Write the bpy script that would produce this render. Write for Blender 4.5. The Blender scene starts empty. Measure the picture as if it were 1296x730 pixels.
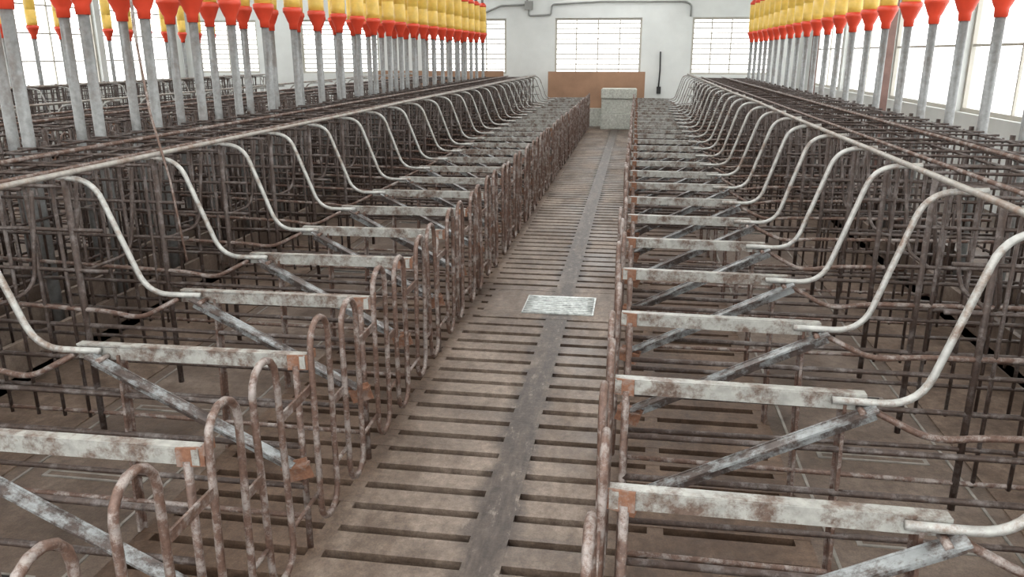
import bpy, math, random
from mathutils import Vector, Matrix
random.seed(7)
PITCH=.655; Y0=1.67; K0,K1=-2,25
YS=Y0+K0*PITCH; YE=Y0+(K1+1)*PITCH
WALLY=20.5

# ---------------------------------------------------------------- materials
def nt(name):
    m=bpy.data.materials.new(name); m.use_nodes=True
    t=m.node_tree; b=t.nodes['Principled BSDF']
    return m,t,b
def pos(t,scale=(1,1,1)):
    g=t.nodes.new('ShaderNodeNewGeometry'); mp=t.nodes.new('ShaderNodeMapping')
    mp.inputs['Scale'].default_value=scale
    t.links.new(g.outputs['Position'],mp.inputs['Vector']); return mp.outputs['Vector']
def noise(t,vec,scale,detail=4,rough=.6):
    n=t.nodes.new('ShaderNodeTexNoise'); n.inputs['Scale'].default_value=scale
    n.inputs['Detail'].default_value=detail; n.inputs['Roughness'].default_value=rough
    t.links.new(vec,n.inputs['Vector']); return n.outputs['Fac']
def ramp(t,fac,stops):
    r=t.nodes.new('ShaderNodeValToRGB'); e=r.color_ramp.elements
    while len(e)<len(stops): e.new(.5)
    for i,(p,c) in enumerate(stops):
        e[i].position=p; e[i].color=(c[0],c[1],c[2],1)
    t.links.new(fac,r.inputs['Fac']); return r.outputs['Color']
def mix(t,fac,a,b,mode='MIX'):
    n=t.nodes.new('ShaderNodeMix'); n.data_type='RGBA'; n.blend_type=mode
    if hasattr(fac,'is_linked'): t.links.new(fac,n.inputs[0])
    else: n.inputs[0].default_value=fac
    for s,i in ((a,6),(b,7)):
        if hasattr(s,'is_linked'): t.links.new(s,n.inputs[i])
        else: n.inputs[i].default_value=(s[0],s[1],s[2],1)
    return n.outputs[2]
def math_(t,op,a,b=None,clamp=False):
    n=t.nodes.new('ShaderNodeMath'); n.operation=op; n.use_clamp=clamp
    for s,i in ((a,0),(b,1)):
        if s is None: continue
        if hasattr(s,'is_linked'): t.links.new(s,n.inputs[i])
        else: n.inputs[i].default_value=s
    return n.outputs[0]
def bump(t,b,fac,strength=.3,dist=.01):
    n=t.nodes.new('ShaderNodeBump'); n.inputs['Strength'].default_value=strength
    n.inputs['Distance'].default_value=dist
    t.links.new(fac,n.inputs['Height']); t.links.new(n.outputs['Normal'],b.inputs['Normal'])
def peeled(name,paint,rust,rust2,lo,hi,scale=9,metal=.15,rough=.5):
    m,t,b=nt(name); v=pos(t)
    f=noise(t,v,scale,7,.78)
    base=ramp(t,noise(t,v,scale*5,3),[(.3,rust),(.7,rust2)])
    msk=ramp(t,f,[(lo,(0,0,0)),(hi,(1,1,1))])
    pv=ramp(t,noise(t,v,30,3),[(.3,[c*.66 for c in paint]),(.7,paint)])
    col=mix(t,msk,pv,base)
    t.links.new(col,b.inputs['Base Color'])
    b.inputs['Metallic'].default_value=metal; b.inputs['Roughness'].default_value=rough
    bump(t,b,f,.4,.004)
    return m
M_PAINT=peeled('peeling_grey_paint',(.37,.37,.345),(.075,.048,.037),(.15,.105,.083),.45,.60,11,.15,.45)
M_BRACE=peeled('peeling_blue_grey_paint',(.31,.33,.335),(.036,.027,.024),(.09,.065,.056),.42,.54,8,.15,.45)
M_GALV=peeled('galvanised_worn',(.42,.42,.40),(.13,.09,.07),(.22,.165,.13),.50,.64,9,.3,.45)
M_RAIL=peeled('galvanised_rail_dirty',(.37,.35,.32),(.16,.115,.09),(.25,.185,.15),.48,.62,6,.25,.5)
M_GATE=peeled('rusty_gate_tube',(.31,.27,.25),(.070,.038,.028),(.145,.088,.066),.41,.52,14,.15,.5)
M_RUST=peeled('dark_rusty_rod',(.16,.138,.13),(.030,.019,.015),(.068,.045,.036),.38,.50,11,.2,.5)
M_ORANGE=peeled('orange_rust',(.25,.18,.15),(.14,.062,.036),(.22,.105,.06),.40,.5,18,.1,.7)
M_PIPE=peeled('feed_drop_tube',(.28,.29,.29),(.12,.10,.092),(.18,.16,.148),.50,.72,4,.3,.42)

def concrete(name,c1,c2,c3,sc=1.3,rlo=.35,rhi=.75,strip=False):
    m,t,b=nt(name); v=pos(t)
    a=noise(t,v,sc,6,.65); g=noise(t,v,26,5,.7); h=noise(t,v,140,3,.7)
    col=ramp(t,a,[(.30,c1),(.5,c2),(.72,c3)])
    col=mix(t,.55,col,ramp(t,g,[(.35,(.42,.38,.35)),(.65,(1.25,1.25,1.22))]),'MULTIPLY')
    col=mix(t,.4,col,ramp(t,h,[(.35,(.5,.5,.5)),(.65,(1.3,1.3,1.3))]),'MULTIPLY')
    rg=ramp(t,a,[(.35,(rlo,)*3),(.65,(rhi,)*3)])
    if strip:
        dmp=ramp(t,noise(t,pos(t,(1,.45,1)),2.1,7,.78),[(.42,(.46,.40,.35)),(.56,(1,1,1))])
        col=mix(t,.85,col,dmp,'MULTIPLY')
        sx=t.nodes.new('ShaderNodeSeparateXYZ'); t.links.new(v,sx.inputs[0])
        n1=noise(t,v,3.5,6,.7)
        wob=math_(t,'MULTIPLY',math_(t,'SUBTRACT',n1,.5),.26)
        e=math_(t,'ADD',math_(t,'ABSOLUTE',math_(t,'ADD',sx.outputs[0],.54)),wob)
        man=ramp(t,e,[(.42,(1,1,1)),(.58,(.58,.48,.41))])
        col=mix(t,1.0,col,man,'MULTIPLY')
        d=math_(t,'ABSOLUTE',math_(t,'ADD',math_(t,'ADD',sx.outputs[0],.46),wob))
        k=ramp(t,math_(t,'SUBTRACT',.17,d),[(.045,(0,0,0)),(.105,(1,1,1))])
        w=ramp(t,noise(t,pos(t,(6,.8,1)),1.2,5,.7),[(.33,(.45,.45,.45)),(.50,(1,1,1))])
        k=mix(t,1.0,k,w,'MULTIPLY')
        g2=noise(t,pos(t,(1,.35,1)),22,5,.75)
        wet=ramp(t,g2,[(.42,(.030,.019,.014)),(.58,(.062,.044,.035)),(.68,(.20,.165,.14))])
        col=mix(t,k,col,wet); rg=mix(t,k,rg,(.5,.5,.5))
    t.links.new(col,b.inputs['Base Color'])
    t.links.new(rg,b.inputs['Roughness'])
    bump(t,b,g,.35,.01)
    return m
M_SLAT=concrete('slatted_concrete',(.118,.087,.068),(.210,.163,.131),(.31,.25,.208),1.3,.38,.7,True)
M_STALLF=concrete('stall_floor_concrete',(.050,.034,.025),(.120,.087,.068),(.225,.178,.146),1.8,.4,.8)
M_DIRT=concrete('feed_dirt',(.070,.044,.030),(.128,.088,.064),(.20,.148,.115),6,.8,.95)
M_PALEC=concrete('pale_concrete',(.40,.42,.39),(.50,.52,.48),(.60,.61,.57),2,.6,.9)
def simple(name,c,rough=.5,metal=0,var=.2,sc=6,**k):
    m,t,b=nt(name); v=pos(t)
    col=ramp(t,noise(t,v,sc,5),[(.3,[x*(1-var) for x in c]),(.7,c)])
    t.links.new(col,b.inputs['Base Color']); b.inputs['Roughness'].default_value=rough
    b.inputs['Metallic'].default_value=metal
    for kk,vv in k.items(): b.inputs[kk].default_value=vv
    return m
M_WALL=simple('painted_plaster',(.70,.73,.72),.8,0,.14,1.6)
M_RED=simple('red_plastic',(.76,.075,.035),.4)
M_YEL=simple('translucent_yellow_plastic',(.86,.58,.12),.35,0,.25,9)
M_PLY=simple('plywood',(.36,.21,.13),.7,0,.25,3)
M_BLACK=simple('black_rubber',(.02,.02,.02),.6)
M_PIT=simple('slurry_pit',(.006,.005,.004),.9)
M_FRAME=simple('cream_window_frame',(.48,.46,.41),.5,0,.1)
M_COL=simple('red_oxide_steel',(.24,.14,.12),.6,0,.3)
M_PLATE=simple('scratched_zinc_plate',(.60,.63,.62),.35,.3,.6,30)
M_EDGE=simple('worn_steel_edge',(.34,.32,.29),.4,.3,.6,12)
M_OUT=simple('pale_gravel',(.85,.87,.84),.9,0,.1,.4)
M_WHITE=simple('conduit_grey',(.28,.29,.28),.5)
M_ROOF=simple('roof_sheeting',(.75,.76,.75),.6,0,.1,.5)

# ---------------------------------------------------------------- mesh builder
class MB:
    def __init__(s): s.v=[];s.f=[];s.m=[];s.sm=[];s.mats=[]
    def mi(s,m):
        if m not in s.mats: s.mats.append(m)
        return s.mats.index(m)
    def add(s,vs,fs,m,smooth=False):
        o=len(s.v); s.v+= [tuple(a) for a in vs]; i=s.mi(m)
        for f in fs: s.f.append([o+a for a in f]); s.m.append(i); s.sm.append(smooth)
    def tube(s,pts,r,m,n=8,closed=False):
        P=[Vector(p) for p in pts]; N=len(P); T=[]
        for i in range(N):
            if closed: d=P[(i+1)%N]-P[i-1]
            elif i==0: d=P[1]-P[0]
            elif i==N-1: d=P[-1]-P[-2]
            else: d=(P[i+1]-P[i]).normalized()+(P[i]-P[i-1]).normalized()
            T.append(d.normalized())
        up=Vector((0,0,1)) if abs(T[0].z)<.9 else Vector((1,0,0))
        u=T[0].cross(up).normalized(); vs=[]
        for i in range(N):
            u=(u-T[i]*u.dot(T[i])).normalized(); w=T[i].cross(u)
            for k in range(n):
                a=2*math.pi*k/n; vs.append(P[i]+(u*math.cos(a)+w*math.sin(a))*r)
        fs=[]
        for i in range(N if closed else N-1):
            j=(i+1)%N
            for k in range(n):
                l=(k+1)%n; fs.append((i*n+k,i*n+l,j*n+l,j*n+k))
        if not closed:
            fs.append(tuple(range(n))[::-1]); fs.append(tuple((N-1)*n+k for k in range(n)))
        s.add(vs,fs,m,True)
    def box(s,lo,hi,m):
        x0,x1=sorted((lo[0],hi[0]));y0,y1=sorted((lo[1],hi[1]));z0,z1=sorted((lo[2],hi[2]))
        vs=[(x0,y0,z0),(x1,y0,z0),(x1,y1,z0),(x0,y1,z0),(x0,y0,z1),(x1,y0,z1),(x1,y1,z1),(x0,y1,z1)]
        s.add(vs,[(0,3,2,1),(4,5,6,7),(0,1,5,4),(1,2,6,5),(2,3,7,6),(3,0,4,7)],m)
    def beam(s,p,q,w,h,m,up=(0,0,1)):
        p=Vector(p);q=Vector(q);d=(q-p).normalized();u=d.cross(Vector(up)).normalized();v=u.cross(d)
        vs=[]
        for c in (p,q):
            for a,b in ((-1,-1),(1,-1),(1,1),(-1,1)): vs.append(c+u*a*w/2+v*b*h/2)
        s.add(vs,[(0,3,2,1),(4,5,6,7),(0,1,5,4),(1,2,6,5),(2,3,7,6),(3,0,4,7)],m)
    def lathe(s,prof,m,n=14,c=(0,0)):
        vs=[];fs=[]
        for r,z in prof:
            for k in range(n):
                a=2*math.pi*k/n; vs.append((c[0]+r*math.cos(a),c[1]+r*math.sin(a),z))
        for i in range(len(prof)-1):
            for k in range(n):
                l=(k+1)%n; fs.append((i*n+k,i*n+l,(i+1)*n+l,(i+1)*n+k))
        fs.append(tuple(range(n))[::-1]); fs.append(tuple((len(prof)-1)*n+k for k in range(n)))
        s.add(vs,fs,m,True)
    def mesh(s,name):
        me=bpy.data.meshes.new(name); me.from_pydata(s.v,[],s.f)
        for m in s.mats: me.materials.append(m)
        me.polygons.foreach_set('material_index',s.m); me.polygons.foreach_set('use_smooth',s.sm)
        me.update(); return me
    def obj(s,name,loc=(0,0,0)):
        return place(name,s.mesh(name),loc)
def place(name,me,loc=(0,0,0),rot=0):
    o=bpy.data.objects.new(name,me); bpy.context.scene.collection.objects.link(o)
    o.location=loc; o.rotation_euler=(0,0,rot); return o
def fillet(pts,r,seg=6):
    P=[Vector(p) for p in pts]; out=[P[0]]
    for i in range(1,len(P)-1):
        a=(P[i-1]-P[i]);b=(P[i+1]-P[i]); rr=min(r,a.length*.49,b.length*.49)
        A=P[i]+a.normalized()*rr; B=P[i]+b.normalized()*rr
        for k in range(seg+1):
            t=k/seg; out.append(A*(1-t)**2+P[i]*2*t*(1-t)+B*t*t)
    out.append(P[-1]); return out

# ---------------------------------------------------------------- stall
ARCH={1:(.88,1.05,1.235,1.15),-1:(.975,1.165,1.195,1.26)}   # bend s, top s, top z, rail s
def stall_mesh(sg,seed,last=False):
    rnd=random.Random(seed); j=lambda a=.006: rnd.uniform(-a,a)
    b=MB(); S=lambda s,y,z:(sg*s,y,z)
    ab,at,az,ar=ARCH[sg]
    def divider(y):
        L=ab-.14
        b.beam(S(.0,y,.712),S(L,y+j(),.708+j()),.007,.044,M_PAINT)
        b.beam(S(.0,y+.016,.735),S(L,y+.016,.731),.034,.006,M_PAINT)
        b.beam(S(-.012,y+.006,.712),S(.06,y-.006,.712),.008,.052,M_ORANGE)
        b.beam(S(-.014,y,.732),S(-.014,y+.05,.732),.008,.03,M_ORANGE)
        # arched tube rising to the top rail
        b.tube(fillet([S(L-.10,y-.016,.718),S(ab,y-.016,.716),S(at+j(.01),y,az),S(ar+.09,y,az+.01)],.10,7),.0120,M_GALV,8)
        # second tube dropping from the bend and running to the front
        b.tube(fillet([S(L,y-.016,.70),S(ab+.05,y-.02,.60+j(.01)),S(ab+.20,y,.62),S(2.38,y,.65+j())],.09,5),.011,M_GATE,7)
        # diagonal brace angle iron
        b.beam(S(.76,y-.022,.69),S(.05,y-.022,.33+j(.01)),.008,.05,M_BRACE)
        b.beam(S(.76,y-.045,.712),S(.05,y-.045,.352),.046,.007,M_BRACE)
        b.tube([S(.72,y-.06,.695),S(.72,y+.0,.695)],.011,M_GATE,6)
        b.beam(S(.0,y-.03,.34),S(.09,y-.03,.31),.010,.075,M_ORANGE)
        b.beam(S(.0,y-.045,.36),S(.09,y-.045,.34),.04,.008,M_ORANGE)
        # posts
        b.tube([S(.035,y,.0),S(.035,y,.70)],.012,M_GATE,8)
        b.beam(S(.70,y+.01,.0),S(.68,y+.01,.70),.010,.034,M_GATE,(0,1,0))
        b.beam(S(.70,y+.025,.0),S(.68,y+.025,.70),.028,.006,M_GATE,(0,1,0))
        # lower rails
        for z,r,m in ((.55,.010,M_RUST),(.40,.011,M_RUST),(.25,.010,M_RUST),(.12,.010,M_GATE)):
            b.tube([S(.035,y+j(),z+j()),S(1.2,y+j(),z+j(.01)),S(2.4,y,z+j())],r,m,7)
        # front cage verticals
        s=1.36
        while s<2.42:
            b.tube([S(s+j(),y+j(),.10),S(s+j(),y+j(),1.17)],.008,M_RUST,6); s+=.132
        for z in (.80,.98,1.165):
            b.tube([S(1.16 if z<1.1 else 1.3,y,z),S(2.42,y,z+j())],.009,M_RUST,6)
        b.tube([S(2.42,y,0),S(2.42,y,1.2)],.018,M_RUST,8)
        b.tube([S(1.30,y,0),S(1.30,y,1.2)],.014,M_RUST,8)
    divider(0)
    if last: return b.mesh('stall_end')
    W=PITCH
    for z in (.42,.75,1.05): b.tube([S(2.42,0,z),S(2.42,W,z)],.009,M_RUST,6)
    for k in range(1,5): b.tube([S(2.42,k*W/5,.40),S(2.42,k*W/5,1.17)],.008,M_RUST,6)
    for s in (1.52,1.78,2.04,2.30): b.tube([S(s,0,1.18+j()),S(s,W,1.18+j())],.0085,M_RUST,6)
    for y in (.2,.44): b.tube([S(1.32,y,1.19),S(2.42,y,1.18)],.008,M_RUST,6)
    b.tube(fillet([S(1.34,.12,1.17),S(1.40,.12,.75),S(1.40,.52,.75),S(1.34,.52,1.17)],.1,5),.009,M_RUST,6)
    # rear gate : two elongated closed loops tied by short welded lugs
    for c in (.075,.35):
        x=-.022+j(.006); w=.078; zt=.835+j(.014); zb=.10; n=7; pts=[]; lean=j(.012)
        for k in range(n+1):
            a=math.pi*k/n; pts.append(S(x+lean,c+w*math.cos(a),zt-w+w*math.sin(a)))
        for k in range(n+1):
            a=math.pi+math.pi*k/n; pts.append(S(x,c+w*math.cos(a),zb+w+w*math.sin(a)))
        b.tube(pts,.0115,M_GATE,8,True)
    b.tube([S(-.02,.15,.26),S(-.02,.275,.26)],.0085,M_GATE,6)
    b.beam(S(-.022,.15,.50),S(-.022,.275,.50),.008,.03,M_GATE)
    b.beam(S(-.022,.425,.62),S(-.022,.655,.62),.008,.03,M_GATE)
    b.tube([S(-.02,.425,.22),S(-.02,.655,.22)],.0085,M_GATE,6)
    return b.mesh('stall')
meshes={sg:[stall_mesh(sg,i+(5 if sg>0 else 50)) for i in range(6)] for sg in (1,-1)}
ends={sg:stall_mesh(sg,99,True) for sg in (1,-1)}

# feeder (origin: tube axis)
fb=MB()
fb.lathe([(.035,.062),(.035,1.99)],M_PIPE,14)
fb.lathe([(.040,.95),(.040,1.0)],M_PIPE,14)
fb.lathe([(.043,1.94),(.046,2.0),(.058,2.02),(.090,2.10),(.098,2.11),(.098,2.145),(.085,2.155)],M_RED,16)
fb.lathe([(.080,2.15),(.085,2.22),(.085,2.40),(.079,2.405),(.085,2.41),(.085,2.70),(.076,2.72)],M_YEL,16)
fb.lathe([(.088,2.71),(.088,2.75),(.05,2.79),(.04,2.80)],M_RED,14)
fb.lathe([(.03,2.79),(.03,2.984)],M_PIPE,10)
feeder=fb.mesh('feed_dispenser')

ROWS=[(-.02,1),(-1.06,-1),(-6.42,1),(-7.55,-1)]
for ri,(gx,sg) in enumerate(ROWS):
    dy=-.04 if ri==0 else 0
    for k in range(K0,K1+1):
        y=Y0+k*PITCH+dy
        place('gestation_stall',random.choice(meshes[sg]),(gx+random.uniform(-.008,.008),y,0),random.uniform(-.006,.006))
        fx=gx+sg*2.47
        place('feed_dispenser',feeder,(fx+random.uniform(-.012,.012),y+PITCH*(.93,.90,.5,.6)[ri],0),random.uniform(-.3,.3))
    place('gestation_stall_end_panel',ends[sg],(gx,YE+dy,0))
    b=MB(); x=gx+sg*ARCH[sg][3]; z=ARCH[sg][2]+.03
    b.tube([(x,YS-.1,z)]+[(x+random.uniform(-.006,.006),YS+i*1.9,z+random.uniform(-.006,.006)) for i in range(1,9)]+[(x,YE+.1,z)],.0125,M_RAIL,8)
    b.obj('stall_top_rail')
    b=MB(); x=gx+sg*1.9
    b.tube([(x,YS-.1,1.205),(x,YE+.1,1.205)],.012,M_GATE,8)
    b.tube([(gx+sg*1.45,YS-.1,1.205),(gx+sg*1.45,YE+.1,1.205)],.010,M_GATE,8)
    b.obj('stall_tie_rail')
    b=MB(); x0=gx+sg*2.12; x1=gx+sg*2.56
    for a,c in ((x0,x0+sg*.03),(x1-sg*.03,x1)): b.box((a,YS,0),(c,YE+.6,.23),M_STALLF)
    b.box((x0,YS,0.0),(x1,YE+.6,.06),M_STALLF); b.obj('feed_trough')
    b=MB(); x=gx+sg*2.47
    b.tube([(x,YS-.5,3.02),(x,WALLY-.15,3.02)],.035,M_PIPE,12); b.obj('feed_auger_pipe')

# ---------------------------------------------------------------- floor
CX=-.46
b=MB()
def slatbank(cx,lx,rx):
    P=.158;y=-1.0
    while y<YE+.6:
        b.box((lx,y,-.12),(rx,y+.112+random.uniform(-.007,.007),0),M_SLAT); y+=P
    for x0,x1 in ((lx,lx+.06),(rx-.06,rx),(cx-.60-.03,cx-.60+.03),(cx+.60-.03,cx+.60+.03)):
        b.box((x0,-1.0,-.085),(x1,YE+.6,-.0015),M_SLAT)
    b.box((cx-.07,-1.0,-.088),(cx+.07,YE+.6,.0015),M_SLAT)
LX,RX=-1.75,.70
slatbank(CX,LX,RX)
b.box((-.98,4.98,-.08),(.0,5.62,.0025),M_SLAT)
slatbank(-6.98,-8.0,-5.9)
FY0,FY1=-1.0,YE+.6
b.box((RX,FY0,-.12),(4.0,FY1,0),M_STALLF)
b.box((-5.9,FY0,-.12),(LX,FY1,0),M_STALLF)
b.box((-12.0,FY0,-.12),(-8.0,FY1,0),M_STALLF)
b.box((-12,FY1,-.12),(4.0,WALLY,0),M_SLAT)
b.box((-12,FY0,-.62),(4.0,FY1,-.5),M_PIT)
for gx,sg in ROWS[:2]:
    for s0 in (.78,1.42):
        x=gx+sg*s0
        b.box((x,FY0,0),(x+.012*sg,FY1,.004),M_EDGE)
    for k in range(K0,K1+1):
        y=Y0+k*PITCH+.30
        x=gx+sg*.88; x2=gx+sg*1.34
        b.box((x,y,0),(x2,y+.05,.005),M_EDGE)
        b.box((x+sg*.02,y+.012,0),(x2-sg*.02,y+.038,.0058),M_STALLF if k%3 else M_PIT)
    b.box((gx+sg*1.50,FY0,0),(gx+sg*2.10,FY1,.007),M_DIRT)
b.obj('floor')
b=MB()
b.box((-.71,5.08,.003),(-.22,5.48,.012),M_PLATE)
for i in range(9):
    y=5.10+i*.042
    b.tube([(-.70+.47*k/8,y+.006*math.sin(k*1.7+i),.013) for k in range(9)],.006,M_PLATE,6)
b.obj('floor_drain_cover')

# ---------------------------------------------------------------- walls
ZT=4.0; SB,ST=1.21,2.54
wins=[(-11.6,-9.9),(-8.7,-6.6),(-5.35,-3.27),(-2.05,.08),(1.28,3.15)]
b=MB()
b.box((-12.2,WALLY,0),(4.2,WALLY+.2,SB),M_WALL); b.box((-12.2,WALLY,ST),(4.2,WALLY+.2,ZT),M_WALL)
e=[-12.2]+[v for w in wins for v in w]+[4.2]
for i in range(0,len(e),2): b.box((e[i],WALLY,SB),(e[i+1],WALLY+.2,ST),M_WALL)
b.obj('wall_back')
def louvre(name,along,a0,a1,fix,z0,z1,nb,nv):
    b=MB()
    def bx(u0,u1,w0,w1,d0=-.0,d1=.05,m=M_FRAME):
        if along=='x': b.box((u0,fix+d0,w0),(u1,fix+d1,w1),m)
        else: b.box((fix+d0,u0,w0),(fix+d1,u1,w1),m)
    bx(a0,a0+.05,z0,z1);bx(a1-.05,a1,z0,z1);bx(a0+.05,a1-.05,z0,z0+.05);bx(a0+.05,a1-.05,z1-.05,z1)
    for i in range(1,nv): u=a0+(a1-a0)*i/nv; bx(u-.015,u+.015,z0,z1,.01,.04)
    for i in range(1,nb): z=z0+(z1-z0)*i/nb; bx(a0+.03,a1-.03,z-.015,z+.015,.015,.035)
    b.obj(name)
n=1
for w in wins: louvre('window_%d'%n,'x',w[0],w[1],WALLY+.05,SB,ST,11,4); n+=1
def side(name,x,t,z0,z1,nb):
    global n
    b=MB(); Y=-1.0
    b.box((x,Y,-.1),(x+t,WALLY,z0),M_WALL); b.box((x,Y,z1),(x+t,WALLY,ZT),M_WALL)
    y=-.8; ed=[Y]
    while y+2.8<WALLY-.1:
        ed+=[y,y+2.8]; y+=3.0
    ed.append(WALLY)
    for i in range(0,len(ed),2): b.box((x,ed[i],z0),(x+t,ed[i+1],z1),M_WALL)
    b.obj(name)
    for i in range(1,len(ed)-1,2):
        louvre('window_%d'%n,'y',ed[i],ed[i+1],x+t/2-.02,z0,z1,nb,2); n+=1
side('wall_right',4.0,.2,1.0,3.4,3)
side('wall_left',-12.2,.2,1.0,3.2,4)
for y in (6.7,12.7,17.7):
    b=MB(); x=3.6
    b.box((x-.06,y-.06,0),(x+.06,y-.045,ZT),M_COL);b.box((x-.06,y+.045,0),(x+.06,y+.06,ZT),M_COL)
    b.box((x-.006,y-.045,0),(x+.006,y+.045,ZT),M_COL); b.box((x-.1,y-.1,0),(x+.1,y+.1,.012),M_COL)
    b.obj('steel_column')
# unseen ceiling sheeting; open gaps are added to let soft light in overhead
b=MB()
for x0,x1 in [(-12.2,-9.4),(-8.2,-5.4),(-4.0,-1.6),(.6,4.2)]: b.box((x0,-1.0,ZT),(x1,WALLY+.2,ZT+.06),M_ROOF)
for i in range(8):
    y=-.9+i*3.0; b.box((-12.2,y,ZT-.12),(4.2,y+.08,ZT),M_ROOF)
b.obj('ceiling')
b=MB(); b.box((-60,-10,-.75),(60,80,-.65),M_OUT); b.obj('outside_ground')

# ---------------------------------------------------------------- end-of-aisle things
b=MB()
b.box((-2.3,19.75,0),(.6,20.15,.42),M_PALEC); b.obj('concrete_kerb')
b=MB(); b.beam((-2.15,19.95,.855),(.20,19.95,.855),.02,.86,M_PLY); b.obj('plywood_sheet')
b=MB(); b.box((-6.4,19.6,0),(-3.2,19.63,1.30),M_PLY); b.box((-6.4,19.63,.3),(-3.2,19.67,.4),M_PLY); b.obj('plywood_partition')
def rblock(b,lo,hi,m,c=.015):
    x0,y0,z0=lo;x1,y1,z1=hi
    b.box((x0+c,y0+c,z0),(x1-c,y1-c,z1),m); b.box((x0,y0+c,z0+c),(x1,y1-c,z1-c),m); b.box((x0+c,y0,z0+c),(x1-c,y1,z1-c),m)
b=MB()
rblock(b,(-.80,18.95,0),(.02,19.6,.36),M_PALEC)
rblock(b,(-.79,19.0,.355),(-.22,19.6,.70),M_PALEC); rblock(b,(-.225,19.02,.355),(.02,19.6,.70),M_PALEC)
rblock(b,(-.80,18.97,.695),(.02,19.6,.92),M_PALEC)
b.obj('concrete_block_stack')
b=MB(); yw=WALLY-.04
b.tube(fillet([(-4.6,yw,2.56),(-3.95,yw,2.62),(-3.4,yw,2.84),(-2.75,yw,2.86),(-2.70,yw,3.5)],.08),.024,M_WHITE,8)
b.tube(fillet([(-2.70,yw,2.90),(-2.70,yw,2.60),(-2.15,yw,2.62),(-2.12,yw,2.86),(-.9,yw,2.92),(1.1,yw,2.90),(1.22,yw,2.82),(1.22,yw,2.56)],.06),.022,M_WHITE,8)
b.box((-2.8,WALLY-.08,2.74),(-2.6,WALLY-.005,2.94),M_WHITE)
b.obj('electrical_conduit')
b=MB(); b.tube([(.55,WALLY-.03,1.75),(.56,WALLY-.03,1.3),(.54,WALLY-.03,.85)],.018,M_BLACK,8)
b.box((.5,WALLY-.06,.75),(.6,WALLY-.005,.92),M_BLACK); b.obj('hanging_cable')
b=MB(); b.tube([(-2.50,3.86,ZT-.12),(-2.46,3.80,2.6),(-2.46,3.77,1.81),(-2.36,3.66,1.42),(-2.26,3.60,1.10),(-2.16,3.50,.72)],.006,M_GATE,6)
b.obj('pull_cord')

# ---------------------------------------------------------------- light & camera
w=bpy.data.worlds.new('sky'); bpy.context.scene.world=w; w.use_nodes=True
bg=w.node_tree.nodes['Background']; bg.inputs['Color'].default_value=(.99,.99,.97,1); bg.inputs['Strength'].default_value=3.8
bpy.context.scene.view_settings.view_transform='Standard'

cam=bpy.data.cameras.new('camera'); cam.lens=36*1000/1296; cam.sensor_width=36; cam.clip_start=.05
co=bpy.data.objects.new('camera',cam); bpy.context.scene.collection.objects.link(co)
co.location=(0,0,1.7); co.rotation_euler=(math.radians(90-16.54),0,math.radians(8.67))
bpy.context.scene.camera=co
